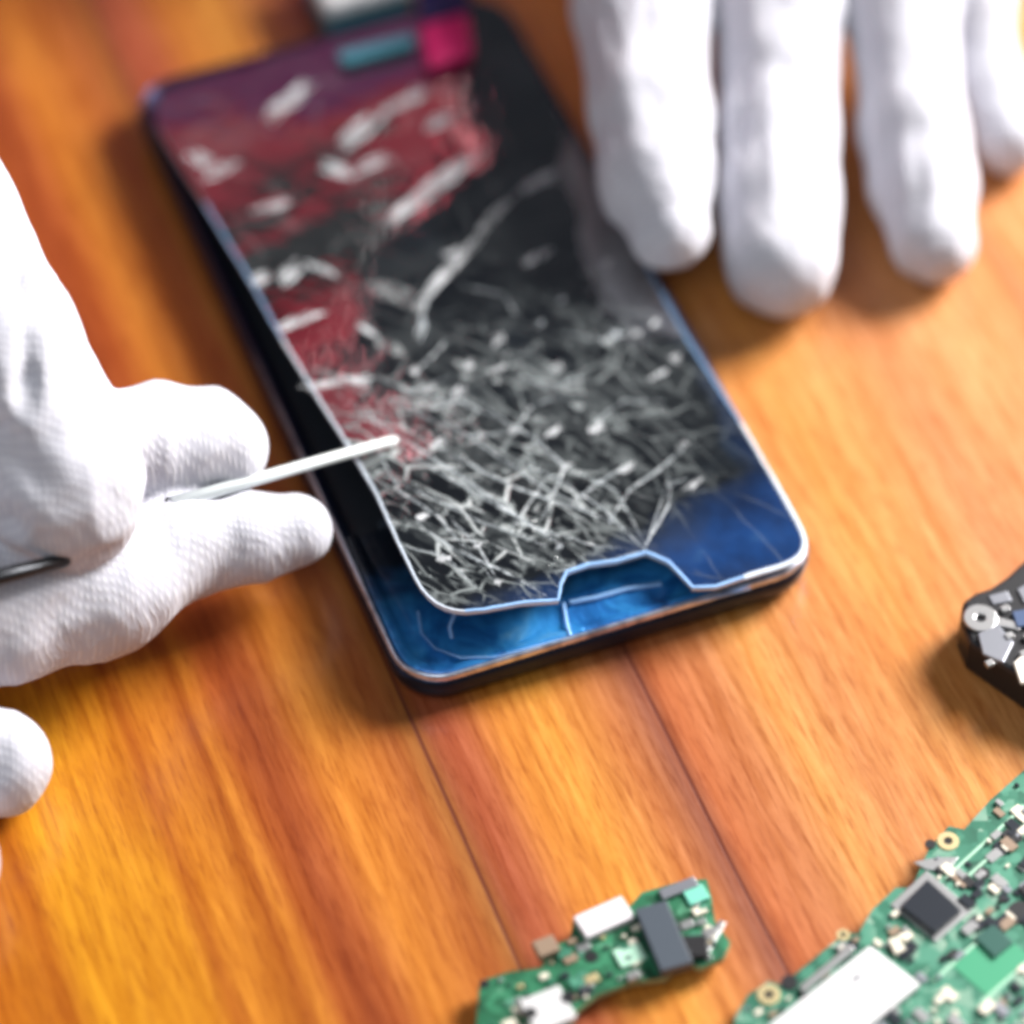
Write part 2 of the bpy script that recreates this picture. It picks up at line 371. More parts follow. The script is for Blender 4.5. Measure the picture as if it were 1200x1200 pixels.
def flakes(sc_v, lo_, m2):
    x = vor(wa, sc_v, 'F1'); sp0 = w.n('ShaderNodeSeparateColor'); w.t.links.new(x.outputs['Color'], sp0.inputs[0])
    pick = w.map(sp0.outputs[0], lo_, lo_ + .04); inner = w.map(w.noise(pos, 420, 2, .6), .42, .58)
    return w.math('MULTIPLY', w.math('MULTIPLY', pick, inner), w.math('MULTIPLY', m2, sp0.outputs[1]))
flk = w.math('MAXIMUM', flakes(300.0, .90, midm), flakes(520.0, .86, near))  # some shard cells painted bright, as if catching light
craze = w.math('MAXIMUM', craze, w.math('MULTIPLY', flk, .95))
mask = w.math('MAXIMUM', craze, w.math('MAXIMUM', dust, blotm), clamp=True)
# blue tint towards the near end of the glass: by position along the phone
pv = w.n('ShaderNodeVectorMath', operation='DOT_PRODUCT'); w.t.links.new(pos, pv.inputs[0]); pv.inputs[1].default_value = (by[0], by[1], 0)
y_near = float(ph(0, -L/2) @ by)
xv = w.n('ShaderNodeVectorMath', operation='DOT_PRODUCT'); w.t.links.new(pos, xv.inputs[0]); xv.inputs[1].default_value = (bx[0], bx[1], 0)
xc = float(ctr @ bx)
yy = w.math('MULTIPLY_ADD', w.math('SUBTRACT', w.noise(pos, 60, 3), .5), .014, pv.outputs['Value'])
slope = w.math('MULTIPLY_ADD', w.math('SUBTRACT', xv.outputs['Value'], xc*S), -.30, yy)
bmask = w.map(slope, (y_near+15.5)*S, (y_near+4.5)*S)
redge = w.math('MULTIPLY', w.map(w.math('MULTIPLY_ADD', w.math('SUBTRACT', w.noise(pos, 90, 3), .5), .008, xv.outputs['Value']), (xc+33)*S, (xc+39)*S, 0, .4), w.map(pv.outputs['Value'], (y_near+75)*S, (y_near+45)*S))
bmask = w.math('MAXIMUM', bmask, redge)
dark = w.ramp(w.noise(pos, 48, 4, .6, .5), [(.3, (.001, .0015, .0025)), (.6, (.004, .0055, .007)), (.78, (.012, .016, .02))])
cb = w.mix(bmask, dark, w.ramp(w.noise(pos, 90, 3, .6), [(.3, (.004, .02, .08)), (.6, (.008, .05, .19)), (.8, (.04, .12, .28))]))
cm = w.mix(mask, cb, (.56, .63, .63))
w.link(cm, 'Base Color')
w.link(w.math('MULTIPLY_ADD', mask, .4, .055), 'Roughness')
# shard tilt
vc = vor(wp, 95.0, 'F1').outputs['Color']; vc2 = vor(wp, 40.0, 'F1').outputs['Color']
geo = w.n('ShaderNodeNewGeometry')
def tilt(colr, amt):
    s1 = w.n('ShaderNodeVectorMath', operation='SUBTRACT'); w.t.links.new(colr, s1.inputs[0]); s1.inputs[1].default_value = (.5, .5, .5)
    s2 = w.n('ShaderNodeVectorMath', operation='SCALE'); w.t.links.new(s1.outputs[0], s2.inputs[0])
    if isinstance(amt, float): s2.inputs['Scale'].default_value = amt
    else: w.t.links.new(amt, s2.inputs['Scale'])
    return s2.outputs[0]
a1 = w.n('ShaderNodeVectorMath', operation='ADD'); w.t.links.new(tilt(vc, w.math('MULTIPLY_ADD', near, .10, .02)), a1.inputs[0]); w.t.links.new(tilt(vc2, .035), a1.inputs[1])
a2 = w.n('ShaderNodeVectorMath', operation='ADD'); w.t.links.new(a1.outputs[0], a2.inputs[0]); w.t.links.new(geo.outputs['Normal'], a2.inputs[1])
a3 = w.n('ShaderNodeVectorMath', operation='NORMALIZE'); w.t.links.new(a2.outputs[0], a3.inputs[0])
lowb = w.noise(w.coord(rot=.5, scale=(1, .6, 1)), 38, 1, .5, .4)
bp0 = w.bump(lowb, .004, .22, a3.outputs[0])
bp = w.bump(w.math('SUBTRACT', w.noise(pos, 60, 4, .55), w.math('MULTIPLY', craze,   .15)), .0006, .45, bp0)
w.link(bp, 'Normal')
w.b.inputs['IOR'].default_value = 2.9
v_, f_, m_ = sheet(outline, 1.1)
screen = put('screen_glass', mesh(v_, f_, m_), [gm, M['edge']], phone, smooth=False)
# display layer: flat black film stuck under the glass
v_, f_, m_ = sheet([(300 + (p[0]-300)*1.0, p[1]) for p in outline], .5, 40, -1.15)
# painted edge highlights, cracks and painted glints
def ribbon(b, pts, wpx, m=0, lift=.12, taper=True, jag=0.0, n=None):
    pts = [np.array(p, float) for p in pts]
    # resample
    segs = []
    for a, c_ in zip(pts, pts[1:]):
        k = max(1, int(np.linalg.norm(c_-a) / 9)); segs += [a + (c_-a)*i/k for i in range(k)]
    segs.append(pts[-1]); L_ = len(segs); V_ = []
    for i, p in enumerate(segs):
        t_ = segs[min(i+1, L_-1)] - segs[max(i-1, 0)]; t_ /= (np.linalg.norm(t_)+1e-9); nr = np.array([-t_[1], t_[0]])
        s_ = i / max(1, L_-1); hw = wpx/2 * ((.35 + .65*math.sin(math.pi*min(max(s_, .06), .94))) if taper else 1)
        hw *= 1 + jag * rng.uniform(-.6, .6); p2 = p + nr * rng.uniform(-1, 1) * jag * 2.2
        for off, dz in ((-hw, .02), (0, lift), (hw, .02)): V_.append(tuple(G(*(p2 + nr*off), dz)))
    F_ = []
    for i in range(L_-1):
        for k in range(2): F_.append((i*3+k, i*3+k+1, (i+1)*3+k+1, (i+1)*3+k))
    b.add(V_, F_, m)
cr = MB()
lines = [([(490, 433), (525, 398)], 4), ([(540, 511), (572, 509), (597, 507)], 4), ([(600, 510), (622, 478), (640, 470), (662, 464)], 4), ([(603, 497), (632, 520), (662, 547), (650, 575), (636, 607)], 5),
    ([(672, 588), (700, 566), (736, 545)], 6), ([(716, 607), (738, 574), (770, 552), (802, 524)], 5), ([(805, 562), (786, 566), (783, 592), (756, 640)], 5), ([(756, 645), (706, 596), (650, 560), (600, 538)], 4),
    ([(474, 530), (560, 580), (652, 632)], 5), ([(505, 520), (600, 570), (716, 610)], 5), ([(436, 492), (520, 545), (600, 600), (658, 640)], 5), ([(452, 468), (540, 505), (620, 560), (690, 600)], 4),
    ([(432, 508), (468, 575), (512, 604), (580, 682)], 4), ([(488, 612), (534, 645), (596, 672), (640, 698)], 5), ([(520, 600), (560, 640), (586, 686)], 4), ([(396, 462), (450, 500), (470, 520)], 3),
    ([(662, 547), (722, 575), (757, 640)], 3), ([(488, 395), (500, 352), (520, 320)], 6), ([(497, 383), (492, 400)], 8), ([(600, 610), (700, 640), (750, 645)], 3), ([(560, 470), (600, 500), (640, 520)], 3),
    ([(470, 455), (520, 470), (545, 455)], 3), ([(440, 440), (480, 460), (530, 440)], 3), ([(470, 640), (520, 650), (560, 690)], 4), ([(455, 560), (500, 580), (560, 610), (640, 640)], 4), ([(500, 480), (540, 470), (580, 490)], 4),
    ([(540, 335), (590, 345), (610, 375)], 3), ([(660, 390), (710, 400), (750, 385)], 3), ([(640, 560), (600, 620)], 4), ([(700, 660), (756, 644), (784, 560)], 3), ([(610, 440), (640, 455), (690, 440)], 3), ([(690, 500), (730, 470), (780, 470)], 3)]
for pts, wd in lines: ribbon(cr, pts, wd * .48, 0, .08, True, .3)
for k in range(0):                         # short splinters crowding the impact area
    a = rng.uniform(0, 6.28); r = abs(rng.normal(0, 1)); cx, cy = 580 + 95*r*math.cos(a), 545 + 62*r*math.sin(a) + .25*95*r*math.cos(a)
    th = rng.choice([.5, .55, .48, .6, .52, -.65, .44]) + rng.normal(0, .16); ln = rng.uniform(14, 95)
    q = HI @ np.array([cx, cy, 1]); u_, vv_ = q[0]/q[2], q[1]/q[2]
    if not (.06 < u_ < .94 and .09 < vv_ < .6): continue
    dx, dy = math.cos(th)*ln/2, math.sin(th)*ln/2
    if any(not (.03 < (HI @ np.array([cx+s_*dx, cy+s_*dy, 1]))[0]/(HI @ np.array([cx+s_*dx, cy+s_*dy, 1]))[2] < .97) for s_ in (-1, 1)): continue
    ribbon(cr, [(cx-dx, cy-dy), (cx + rng.normal(0, 2), cy + rng.normal(0, 2)), (cx+dx, cy+dy)], rng.uniform(.9, 1.7), int(rng.integers(0, 2)), .06, True, .3)
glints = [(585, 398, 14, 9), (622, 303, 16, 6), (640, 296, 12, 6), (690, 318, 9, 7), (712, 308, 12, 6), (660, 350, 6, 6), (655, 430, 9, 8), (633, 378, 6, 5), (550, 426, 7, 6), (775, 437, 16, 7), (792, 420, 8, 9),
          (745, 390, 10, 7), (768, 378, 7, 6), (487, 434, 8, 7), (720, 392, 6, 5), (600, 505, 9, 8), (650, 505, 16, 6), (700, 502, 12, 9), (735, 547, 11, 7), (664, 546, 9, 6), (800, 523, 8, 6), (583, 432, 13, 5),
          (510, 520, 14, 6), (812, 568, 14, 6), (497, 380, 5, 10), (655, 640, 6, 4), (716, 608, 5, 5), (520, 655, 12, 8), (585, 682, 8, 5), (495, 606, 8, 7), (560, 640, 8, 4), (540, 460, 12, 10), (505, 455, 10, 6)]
def blob(b, x, y, rx, ry, m=0, rot=-.5):
    n = 13; vs = [tuple(G(x, y, .1))]
    for k in range(n):
        a = 2*math.pi*k/n; rr = rng.uniform(.25, 1.35); ex, ey = rx*rr*math.cos(a), ry*rr*math.sin(a)
        vs.append(tuple(G(x + ex*math.cos(rot) - ey*math.sin(rot), y + ex*math.sin(rot) + ey*math.cos(rot), .03)))
    b.add(vs, [(0, 1+k, 1+(k+1) % n) for k in range(n)], m)
for g_ in glints: blob(cr, g_[0], g_[1], g_[2]*.85, g_[3]*.75, 1 if g_[2] < 7 else 2)  # out-of-focus glints painted as pale blobs
streaks = [(462, 252, 576, 164, 13), (452, 262, 490, 232, 9), (494, 352, 560, 276, 9), (560, 276, 612, 220, 5), (603, 226, 652, 202, 13), (316, 137, 366, 98, 15), (393, 178, 446, 130, 16), (476, 120, 502, 103, 11), (440, 136, 490, 110, 9),
           (380, 196, 412, 206, 16), (408, 203, 458, 184, 10), (222, 180, 252, 194, 15), (296, 248, 338, 236, 9), (298, 336, 314, 320, 13), (328, 330, 350, 310, 16), (328, 384, 378, 364, 9), (362, 310, 398, 322, 6), (420, 380, 452, 400, 6), (350, 455, 440, 440, 6),
           (390, 440, 440, 452, 5), (240, 205, 280, 190, 8), (500, 150, 536, 132, 9), (520, 300, 545, 290, 7)]
for x0, y0, x1, y1, wd in streaks:
    dx, dy = x1-x0, y1-y0; ln = math.hypot(dx, dy); nx_, ny_ = -dy/ln, dx/ln
    nb_ = 2 if wd < 8 else 4
    for k in range(nb_):
        o_ = (k - (nb_-1)/2) * wd/nb_ * 1.0 + rng.normal(0, .8); a_, b_ = rng.uniform(-.12, .28), rng.uniform(.68, 1.12)
        p0 = (x0 + dx*a_ + nx_*o_, y0 + dy*a_ + ny_*o_); p1 = (x0 + dx*b_ + nx_*o_, y0 + dy*b_ + ny_*o_)
        if (HI @ np.array([*p0, 1]))[0] / (HI @ np.array([*p0, 1]))[2] < .02: p0 = (x0 + nx_*o_, y0 + ny_*o_)
        ribbon(cr, [p0, ((p0[0]+p1[0])/2 + rng.normal(0, 1.5), (p0[1]+p1[1])/2 + rng.normal(0, 1.5)), p1], wd/nb_*rng.uniform(.8, 1.7), 2, .1, True, .5)  # streaks of reflected light painted as pale ribbons
cr.out('crack', [M['crack'], M['glint_spot'], M['glint_streak']], screen).name = 'cracks_and_glints'
ed = MB()
ol = outline + [outline[0]]
def edge(i0, pts, wpx, m): ribbon(ed, pts, wpx, m, .25, False, .12)  # pale ribbons paint the highlights along the glass edge
i_br = outline.index((872, 676)); i_l = outline.index((462, 626))
edge(0, outline[i_br-8:i_br+1], 5, 0)
edge(0, outline[i_br:i_l-6], 3.4, 1)
edge(0, outline[i_l-7:-2] , 2.6, 0)
edge(0, outline[-3:], 1.6, 1)
edge(0, [(868, 496), (905, 560), (934, 612)], 4, 0)
edge(0, [(700, 208), (800, 388), (868, 496)], 2.0, 1)
ed.out('edge_highlight', [M['edge'], M['edgeb']], screen)
# chin lines: small features and the inner highlight painted as pale ribbons
sh = MB()
def chinP(px, py, z=7.6): return tuple(P(px, py, z))
def cribbon(pts, wpx, z=7.55):
    pts = [np.array(p, float) for p in pts]; V_ = []
    for i, p in enumerate(pts):
        t_ = pts[min(i+1, len(pts)-1)] - pts[max(i-1, 0)]; t_ /= np.linalg.norm(t_); nr = np.array([-t_[1], t_[0]])
        for off, dz in ((-wpx/2, -.25), (0, .15), (wpx/2, -.25)): V_.append(chinP(*(p+nr*off), z+dz))
    sh.add(V_, [(i*3+k, i*3+k+1, (i+1)*3+k+1, (i+1)*3+k) for i in range(len(pts)-1) for k in range(2)])
for pts, wd in (([(534, 716), (527, 735), (530, 748)], 4), ([(490, 716), (494, 742), (510, 760), (540, 771), (582, 770), (640, 754), (700, 738), (790, 712), (880, 690)], 2.4), ([(660, 706), (664, 730), (668, 744)], 4),
                ([(668, 706), (700, 700), (735, 690), (775, 684)], 5)): cribbon(pts, wd)
sh.out('chin_highlight_lines', M['edgeb'], chin)

# ------------------------------------------------------------------ gloved hands: one continuous surface each, from a blended distance field
def lattice(shape=(24, 24, 24), seed=3):
    return np.random.default_rng(seed).uniform(-1, 1, shape)
LAT = lattice()
def vnoise(p):
    i = np.floor(p).astype(int); f_ = p - i; f_ = f_*f_*(3-2*f_); r = 0
    for dx in (0, 1):
        for dy in (0, 1):
            for dz in (0, 1):
                wgt = (f_[..., 0] if dx else 1-f_[..., 0]) * (f_[..., 1] if dy else 1-f_[..., 1]) * (f_[..., 2] if dz else 1-f_[..., 2])
                r = r + wgt * LAT[(i[..., 0]+dx) % 24, (i[..., 1]+dy) % 24, (i[..., 2]+dz) % 24]
    return r
def rcone(p, a, b_, ra, rb):
    ba = b_ - a; t_ = np.clip(((p - a) @ ba) / (ba @ ba), 0, 1)
    return np.linalg.norm(p - a - t_[..., None]*ba, axis=-1) - (ra + (rb-ra)*t_)
def smin(a, b_, k):
    h_ = np.clip(.5 + .5*(b_-a)/k, 0, 1); return b_ + (a-b_)*h_ - k*h_*(1-h_)
def chain(nodes):                            # (px, py, z, radius in px) -> world nodes
    out = []
    for px, py, z, r in nodes:
        q = P(px, py, z); out.append((q, r * mmpp(q)))
    return out
def hand_field(p, chains, kfinger, folds):
    d = None
    for nodes, k in chains:
        dc = None
        for (a, ra), (b_, rb) in zip(nodes, nodes[1:]):
            s_ = rcone(p, a, b_, ra, rb); dc = s_ if dc is None else smin(dc, s_, 3.0)
        d = dc if d is None else smin(d, dc, k)
    nz_ = vnoise(p / 12.0) * .5 + vnoise(p / 4.2 + 5) * .12
    q = np.stack([p[..., 0] / 5.0, p[..., 1] / 22.0, p[..., 2] / 9.0], -1)
    nz_ = nz_ * .8 + (np.abs(vnoise(q + 11)) * -1.1 + .4) * .8
    d = d - nz_
    for a, b_, wd, amp in folds:
        ba = b_ - a; t_ = np.clip(((p - a) @ ba) / (ba @ ba), 0, 1); e = np.linalg.norm(p - a - t_[..., None]*ba, axis=-1)
        d = d + amp * np.exp(-(e/wd)**2) * np.sin(np.pi*np.clip(t_, .12, .88)) - amp*.35 * np.exp(-((e-2*wd)/wd)**2)
    return np.maximum(d, .35 - p[..., 2])        # flattened where it rests on the table
def surface_nets(fn, lo, hi, h_):
    ax = [np.arange(lo[i], hi[i] + h_, h_) for i in range(3)]
    X = np.stack(np.meshgrid(*ax, indexing='ij'), -1); D = np.empty(X.shape[:3])
    for i in range(0, X.shape[0], 16): D[i:i+16] = fn(X[i:i+16])
    ins = D < 0; nx, ny, nz_ = D.shape
    cor = [(a, b_, c_) for a in (0, 1) for b_ in (0, 1) for c_ in (0, 1)]
    cnt = sum(ins[a:nx-1+a, b_:ny-1+b_, c_:nz_-1+c_].astype(int) for a, b_, c_ in cor)
    act = (cnt > 0) & (cnt < 8); ci = np.argwhere(act); vid = -np.ones(act.shape, int); vid[act] = np.arange(len(ci))
    acc = np.zeros((len(ci), 3)); num = np.zeros(len(ci))
    for a in cor:
        for ax_ in range(3):
            if a[ax_]: continue
            b_ = list(a); b_[ax_] = 1
            da = D[ci[:, 0]+a[0], ci[:, 1]+a[1], ci[:, 2]+a[2]]; db = D[ci[:, 0]+b_[0], ci[:, 1]+b_[1], ci[:, 2]+b_[2]]
            m_ = (da < 0) != (db < 0); t_ = np.where(m_, da/(da-db+1e-12), 0)
            pt = np.array(a, float)[None] + t_[:, None]*(np.array(b_)-np.array(a))[None]
            acc += np.where(m_[:, None], pt, 0); num += m_
    Vv = (ci + acc/num[:, None]) * h_ + np.array(lo)
    faces = []
    for ax_ in range(3):
        o1, o2 = [(1, 2), (2, 0), (0, 1)][ax_]
        sl0 = [slice(None)]*3; sl1 = [slice(None)]*3; sl0[ax_] = slice(0, -1); sl1[ax_] = slice(1, None)
        ch = ins[tuple(sl0)] != ins[tuple(sl1)]; E_ = np.argwhere(ch)
        E_ = E_[(E_[:, o1] > 0) & (E_[:, o2] > 0) & (E_[:, o1] < D.shape[o1]-1) & (E_[:, o2] < D.shape[o2]-1)]
        def at_(d1, d2):
            q = E_.copy(); q[:, o1] -= d1; q[:, o2] -= d2; return vid[q[:, 0], q[:, 1], q[:, 2]]
        Q = np.stack([at_(1, 1), at_(0, 1), at_(0, 0), at_(1, 0)], 1)
        flip = ins[E_[:, 0], E_[:, 1], E_[:, 2]]; Q[~flip] = Q[~flip][:, ::-1]; faces.append(Q)
    Fq = np.concatenate(faces); Fq = Fq[(Fq >= 0).all(1)]
    return Vv, Fq
def make_hand(name, chains, folds, label, h_=1.0):
    ch = [(chain(n_), k) for n_, k in chains]
    allp = np.array([q for n_, _ in ch for q, r in n_]); allr = np.array([r for n_, _ in ch for q, r in n_])
    lo = (allp - allr[:, None]).min(0) - 3; hi = (allp + allr[:, None]).max(0) + 3; lo[2] = max(lo[2], -1)
    fl = [(P(*a), P(*b_), wd, amp) for a, b_, wd, amp in folds]
    fn = lambda p: hand_field(p, ch, 1, fl)
    Vv, Fq = surface_nets(fn, lo, hi, h_)
    for _ in range(2):                       # settle the vertices on the surface
        e = .3; d = fn(Vv); g_ = np.stack([fn(Vv + np.eye(3)[i]*e) - d for i in range(3)], -1) / e
        Vv = Vv - np.clip(d, -h_, h_)[:, None] * g_ / np.maximum((g_**2).sum(-1), .4)[:, None]
    me = bpy.data.meshes.new('hand'); me.from_pydata((Vv*S).tolist(), [], Fq.tolist()); me.update()
    cen = Vv.mean(0); base = Vector((cen[0]*S, cen[1]*S, 0))
    o = bpy.data.objects.new(name, me); COL.objects.link(o); me.transform(__import__('mathutils').Matrix.Translation(-base)); o.location = base
    me.materials.append(cotton); me.polygons.foreach_set('use_smooth', [True]*len(me.polygons))
    props(o, label, 'gloved hand'); print(name, len(Vv)); return o
right = [([(748, -170, 36, 84), (752, 0, 28, 78), (762, 130, 23, 71), (768, 205, 20, 68), (784, 268, 17, 49)], 1.2),
         ([(912, -170, 38, 82), (914, 0, 26, 73), (911, 150, 17, 68), (912, 235, 13, 69), (916, 306, 10.5, 67)], 1.2),
         ([(1040, -170, 36, 70), (1052, 0, 24, 63), (1072, 150, 15, 61), (1080, 215, 11.5, 60), (1093, 280, 8.2, 51)], 1.2),
         ([(1118, -170, 33, 56), (1146, 0, 20, 40), (1160, 90, 12, 38), (1180, 162, 7, 41)], 1.2),
         ([(750, -165, 36, 86), (800, -400, 56, 100), (930, -640, 60, 150)], 8), ([(912, -165, 38, 84), (930, -400, 60, 110), (930, -640, 60, 150)], 8),
         ([(1040, -165, 36, 74), (1040, -400, 56, 100), (940, -640, 60, 150)], 8), ([(1118, -165, 33, 60), (1110, -400, 48, 80), (960, -640, 60, 140)], 8),
         ([(800, -520, 52, 90), (690, -420, 40, 66), (640, -300, 30, 56), (628, -215, 24, 48)], 6), ([(930, -640, 60, 150), (930, -900, 66, 160)], 8)]
rf = [((718, 20, 34), (745, 140, 29), 1.5, 1.6), ((745, 140, 29), (772, 225, 25), 1.4, 1.6), ((862, 10, 34), (866, 100, 28), 1.6, 1.2), ((876, 38, 38), (950, 42, 38), .9, 1.1), ((1010, 14, 34), (1075, 12, 34), .9, 1.0),
      ((885, 26, 38), (935, 20, 38), .8, .8), ((1060, 305, 12), (1120, 300, 12), .8, .6), ((700, 60, 28), (712, 180, 24), 1.2, .9), ((800, 20, 36), (812, 140, 30), 1.3, .9), ((990, 60, 24), (1018, 170, 18), 1.2, .8), ((870, 90, 28), (872, 210, 20), 1.2, .6)]
make_hand('gloved_hand', right, rf, 'white cotton gloved hand with fingers spread flat beside the right edge of phone', .9)
left = [([(72, 572, 40, 96), (58, 540, 42, 102), (-10, 430, 52, 112), (-100, 260, 60, 118), (-230, 90, 70, 130)], 1.2),
        ([(100, 520, 36, 66), (172, 516, 29, 63), (195, 512, 28, 60), (236, 516, 26, 58), (264, 526, 24, 51)], 1.5),
        ([(344, 622, 15, 43), (292, 630, 16, 49), (200, 641, 18, 61), (120, 682, 19, 84), (0, 700, 23, 98), (-160, 712, 30, 115), (-330, 640, 44, 150)], 1.5),
        ([(-5, 896, 10, 65), (-110, 880, 14, 76), (-240, 800, 26, 90), (-360, 640, 44, 120)], 1.5),
        ([(-60, 1010, 10, 58), (-170, 960, 14, 66), (-280, 860, 26, 84), (-380, 660, 44, 110)], 1.5),
        ([(-230, 90, 70, 130), (-360, 330, 66, 190), (-360, 600, 50, 150)], 14), ([(-360, 400, 62, 180), (-620, 330, 66, 170), (-760, 300, 66, 160)], 14)]
lf = [((0, 260, 68), (38, 470, 62), 2.0, 1.6), ((38, 380, 60), (20, 520, 62), 1.6, 1.2), ((-10, 500, 58), (70, 590, 50), 2.2, 1.0), ((225, 600, 30), (262, 640, 30), 1.8, .9), ((280, 596, 28), (310, 625, 28), 1.5, .5), ((40, 640, 38), (150, 640, 36), 1.8, .8),
      ((150, 470, 44), (170, 540, 40), 1.6, .6), ((60, 330, 60), (80, 420, 56), 1.5, .6), ((100, 700, 30), (0, 740, 30), 2.5, .5), ((-20, 620, 45), (30, 600, 45), 2, .8)]
make_hand('gloved_hand', left, lf, 'white cotton gloved hand pinching a thin white tool over the left side of phone', .9)

# ------------------------------------------------------------------ the prying tool
gt = G(464, 515, 1.1); mid = P(246, 577, 25)
tool = empty('spudger', (gt[0], gt[1], 0), 'thin white prying tool held by gloved fingers with its tip on the cracked glass', 'prying tool')
M['toolw'] = mat('white_nylon', (.78, .83, .82), .35, coat=.3)
M['toold'] = mat('dark_steel_handle', (.03, .032, .036), .3, .8)
tb = MB(); tb.tube([gt, gt + (mid-gt)*.05, gt + (mid-gt)*.5, mid + (mid-gt)*.2], [.55, .85, 1.0, 1.15]); tb.out('blade', M['toolw'], tool, smooth=True)
tb = MB(); tb.tube([mid + (mid-gt)*.201, P(150, 612, 22), P(118, 628, 24), P(88, 648, 31), P(74, 657, 37), P(0, 676, 41), P(-90, 700, 44)], [1.2, 1.1, 1.1, 1.15, 1.25, 1.35, 1.3]); tb.out('handle', M['toold'], tool, smooth=True)

# ------------------------------------------------------------------ circuit boards
def pcbmat(name, cols, sc=420.0):
    m = mat(name, rough=.4, spec=.5, coat=.3); w_ = N(m)
    v1 = w_.n('ShaderNodeTexVoronoi', distance='MANHATTAN', i_Scale=sc, i_Vector=w_.coord(rot=-math.radians(45)))
    f_ = w_.noise(w_.coord(), 120, 3); k_ = w_.math('MULTIPLY_ADD', v1.outputs['Color'], .55, w_.math('MULTIPLY', f_, .45))
    w_.link(w_.ramp(k_, cols, 'LINEAR'), 'Base Color'); return m
M['pcb'] = pcbmat('green_solder_mask', [(.2, (.008, .06, .035)), (.42, (.025, .15, .09)), (.62, (.07, .25, .165)), (.82, (.32, .42, .33))])
M['pcbd'] = pcbmat('dark_green_solder_mask', [(.2, (.005, .035, .015)), (.45, (.015, .12, .055)), (.65, (.035, .2, .10)), (.85, (.25, .42, .3))])
M['gold'] = mat('gold_pad', (.80, .66, .36), .35, .7); M['tin'] = mat('tin_shield', (.64, .63, .63), .5, .15)
M['chip'] = mat('black_chip', (.02, .024, .032), .3, coat=.4); M['cream'] = mat('cream_ceramic', (.72, .66, .54), .5); M['tan'] = mat('brown_ceramic', (.26, .18, .12), .5)
M['silver'] = mat('silver_solder', (.66, .66, .66), .3, .85); M['whitec'] = mat('white_connector', (.66, .62, .64), .5); M['black'] = mat('black_plastic', (.012, .012, .014), .4)
M['grey'] = mat('grey_metal', (.33, .34, .38), .35, .7); M['fr4'] = mat('board_edge', (.30, .33, .16), .7)
def board(name, label, poly, z0, z1, mt, holes, group='circuit boards on the table'):
    cx = np.mean([P(*p, z1)[:2] for p in poly], 0)
    o = empty(name, (cx[0], cx[1], 0), label, 'circuit board', group)
    bm = bmesh.new()
    pts = [P(*p, z1)[:2] for p in poly]
    b_ = MB(); b_.prism([tuple(p) for p in pts], z0, z1)
    me = mesh(b_.v, b_.f); me.polygons.foreach_set('material_index', [1, 0] + [1]*(len(b_.f)-2))
    put('board', me, [mt, M['fr4']], o); return o
def rotpx(x0, y0, x1, y1, z=2): d = P(x1, y1, z) - P(x0, y0, z); return math.atan2(d[1], d[0])
def inside(px, py, poly):
    r = False
    for (x0, y0), (x1, y1) in zip(poly, poly[1:] + poly[:1]):
        if (y0 > py) != (y1 > py) and px < (x1-x0)*(py-y0)/(y1-y0)+x0: r = not r
    return r
def comp(parent, name, px, py, z, w_, l_, h_, rot, m_, bev=.12):
    q = P(px, py, z + h_); b_ = MB(); b_.box(q[0], q[1], z + .01, w_, l_, h_, rot); return b_.out(name, m_, parent, bevel=bev)
# small board
sp = [(562, 1150), (596, 1139), (636, 1134), (640, 1112), (668, 1100), (672, 1078), (700, 1062), (738, 1062), (752, 1046), (800, 1032), (828, 1030), (834, 1052), (838, 1080), (856, 1104), (848, 1122), (822, 1134), (800, 1128), (780, 1146), (742, 1150), (700, 1166), (676, 1184), (664, 1216), (600, 1236), (556, 1226)]
ZS = 3.6
sb = board('circuit_board', 'small green circuit board with white connector and dark ribbon socket, below the phone', sp, ZS-1.3, ZS, M['pcbd'], [])
ra = rotpx(600, 1165, 840, 1070, ZS)
comp(sb, 'connector', 708, 1074, ZS, 8.8, 4.6, 1.5, ra + .05, M['whitec'])
so = comp(sb, 'ribbon_socket', 778, 1096, ZS, 5.4, 12.5, 2.2, ra - .12, mat('slate_plastic', (.055, .07, .09), .45)); 
comp(sb, 'spring_contact', 815, 1108, ZS, 4.2, 4.0, 1.2, ra - .4, M['black'])
comp(sb, 'terminal', 836, 1098, ZS, 1.2, 7.0, .5, ra - .9, M['silver'])
comp(sb, 'chip', 795, 1040, ZS, 6.5, 2.0, .8, ra, M['grey']); comp(sb, 'capacitor', 816, 1048, ZS, 3.6, 3.0, .6, ra, mat('teal_pad', (.18, .55, .42), .4))
comp(sb, 'capacitor', 738, 1118, ZS, 4.6, 3.6, .5, ra, mat('mint_pad', (.42, .68, .52), .4))
comp(sb, 'coil', 640, 1108, ZS, 3.6, 3.2, 1.6, ra, M['tan'])
mi_ = comp(sb, 'metal_can', 642, 1182, ZS, 7.0, 6.6, 1.4, ra, M['tin'])
for x, y, r_ in ((693, 1121, 1.15), (568, 1153, .8), (618, 1170, .8), (666, 1168, 1.1), (622, 1187, 1.0)):
    q = P(x, y, ZS + (1.5 if (x, y) in ((666, 1168), (622, 1187)) else .05)); hb = MB(); hb.cyl(q[0], q[1], q[2]-.05 if q[2] > 4 else ZS+.01, r_, .12); hb.out('screw_hole', M['black'], sb)
k = 0
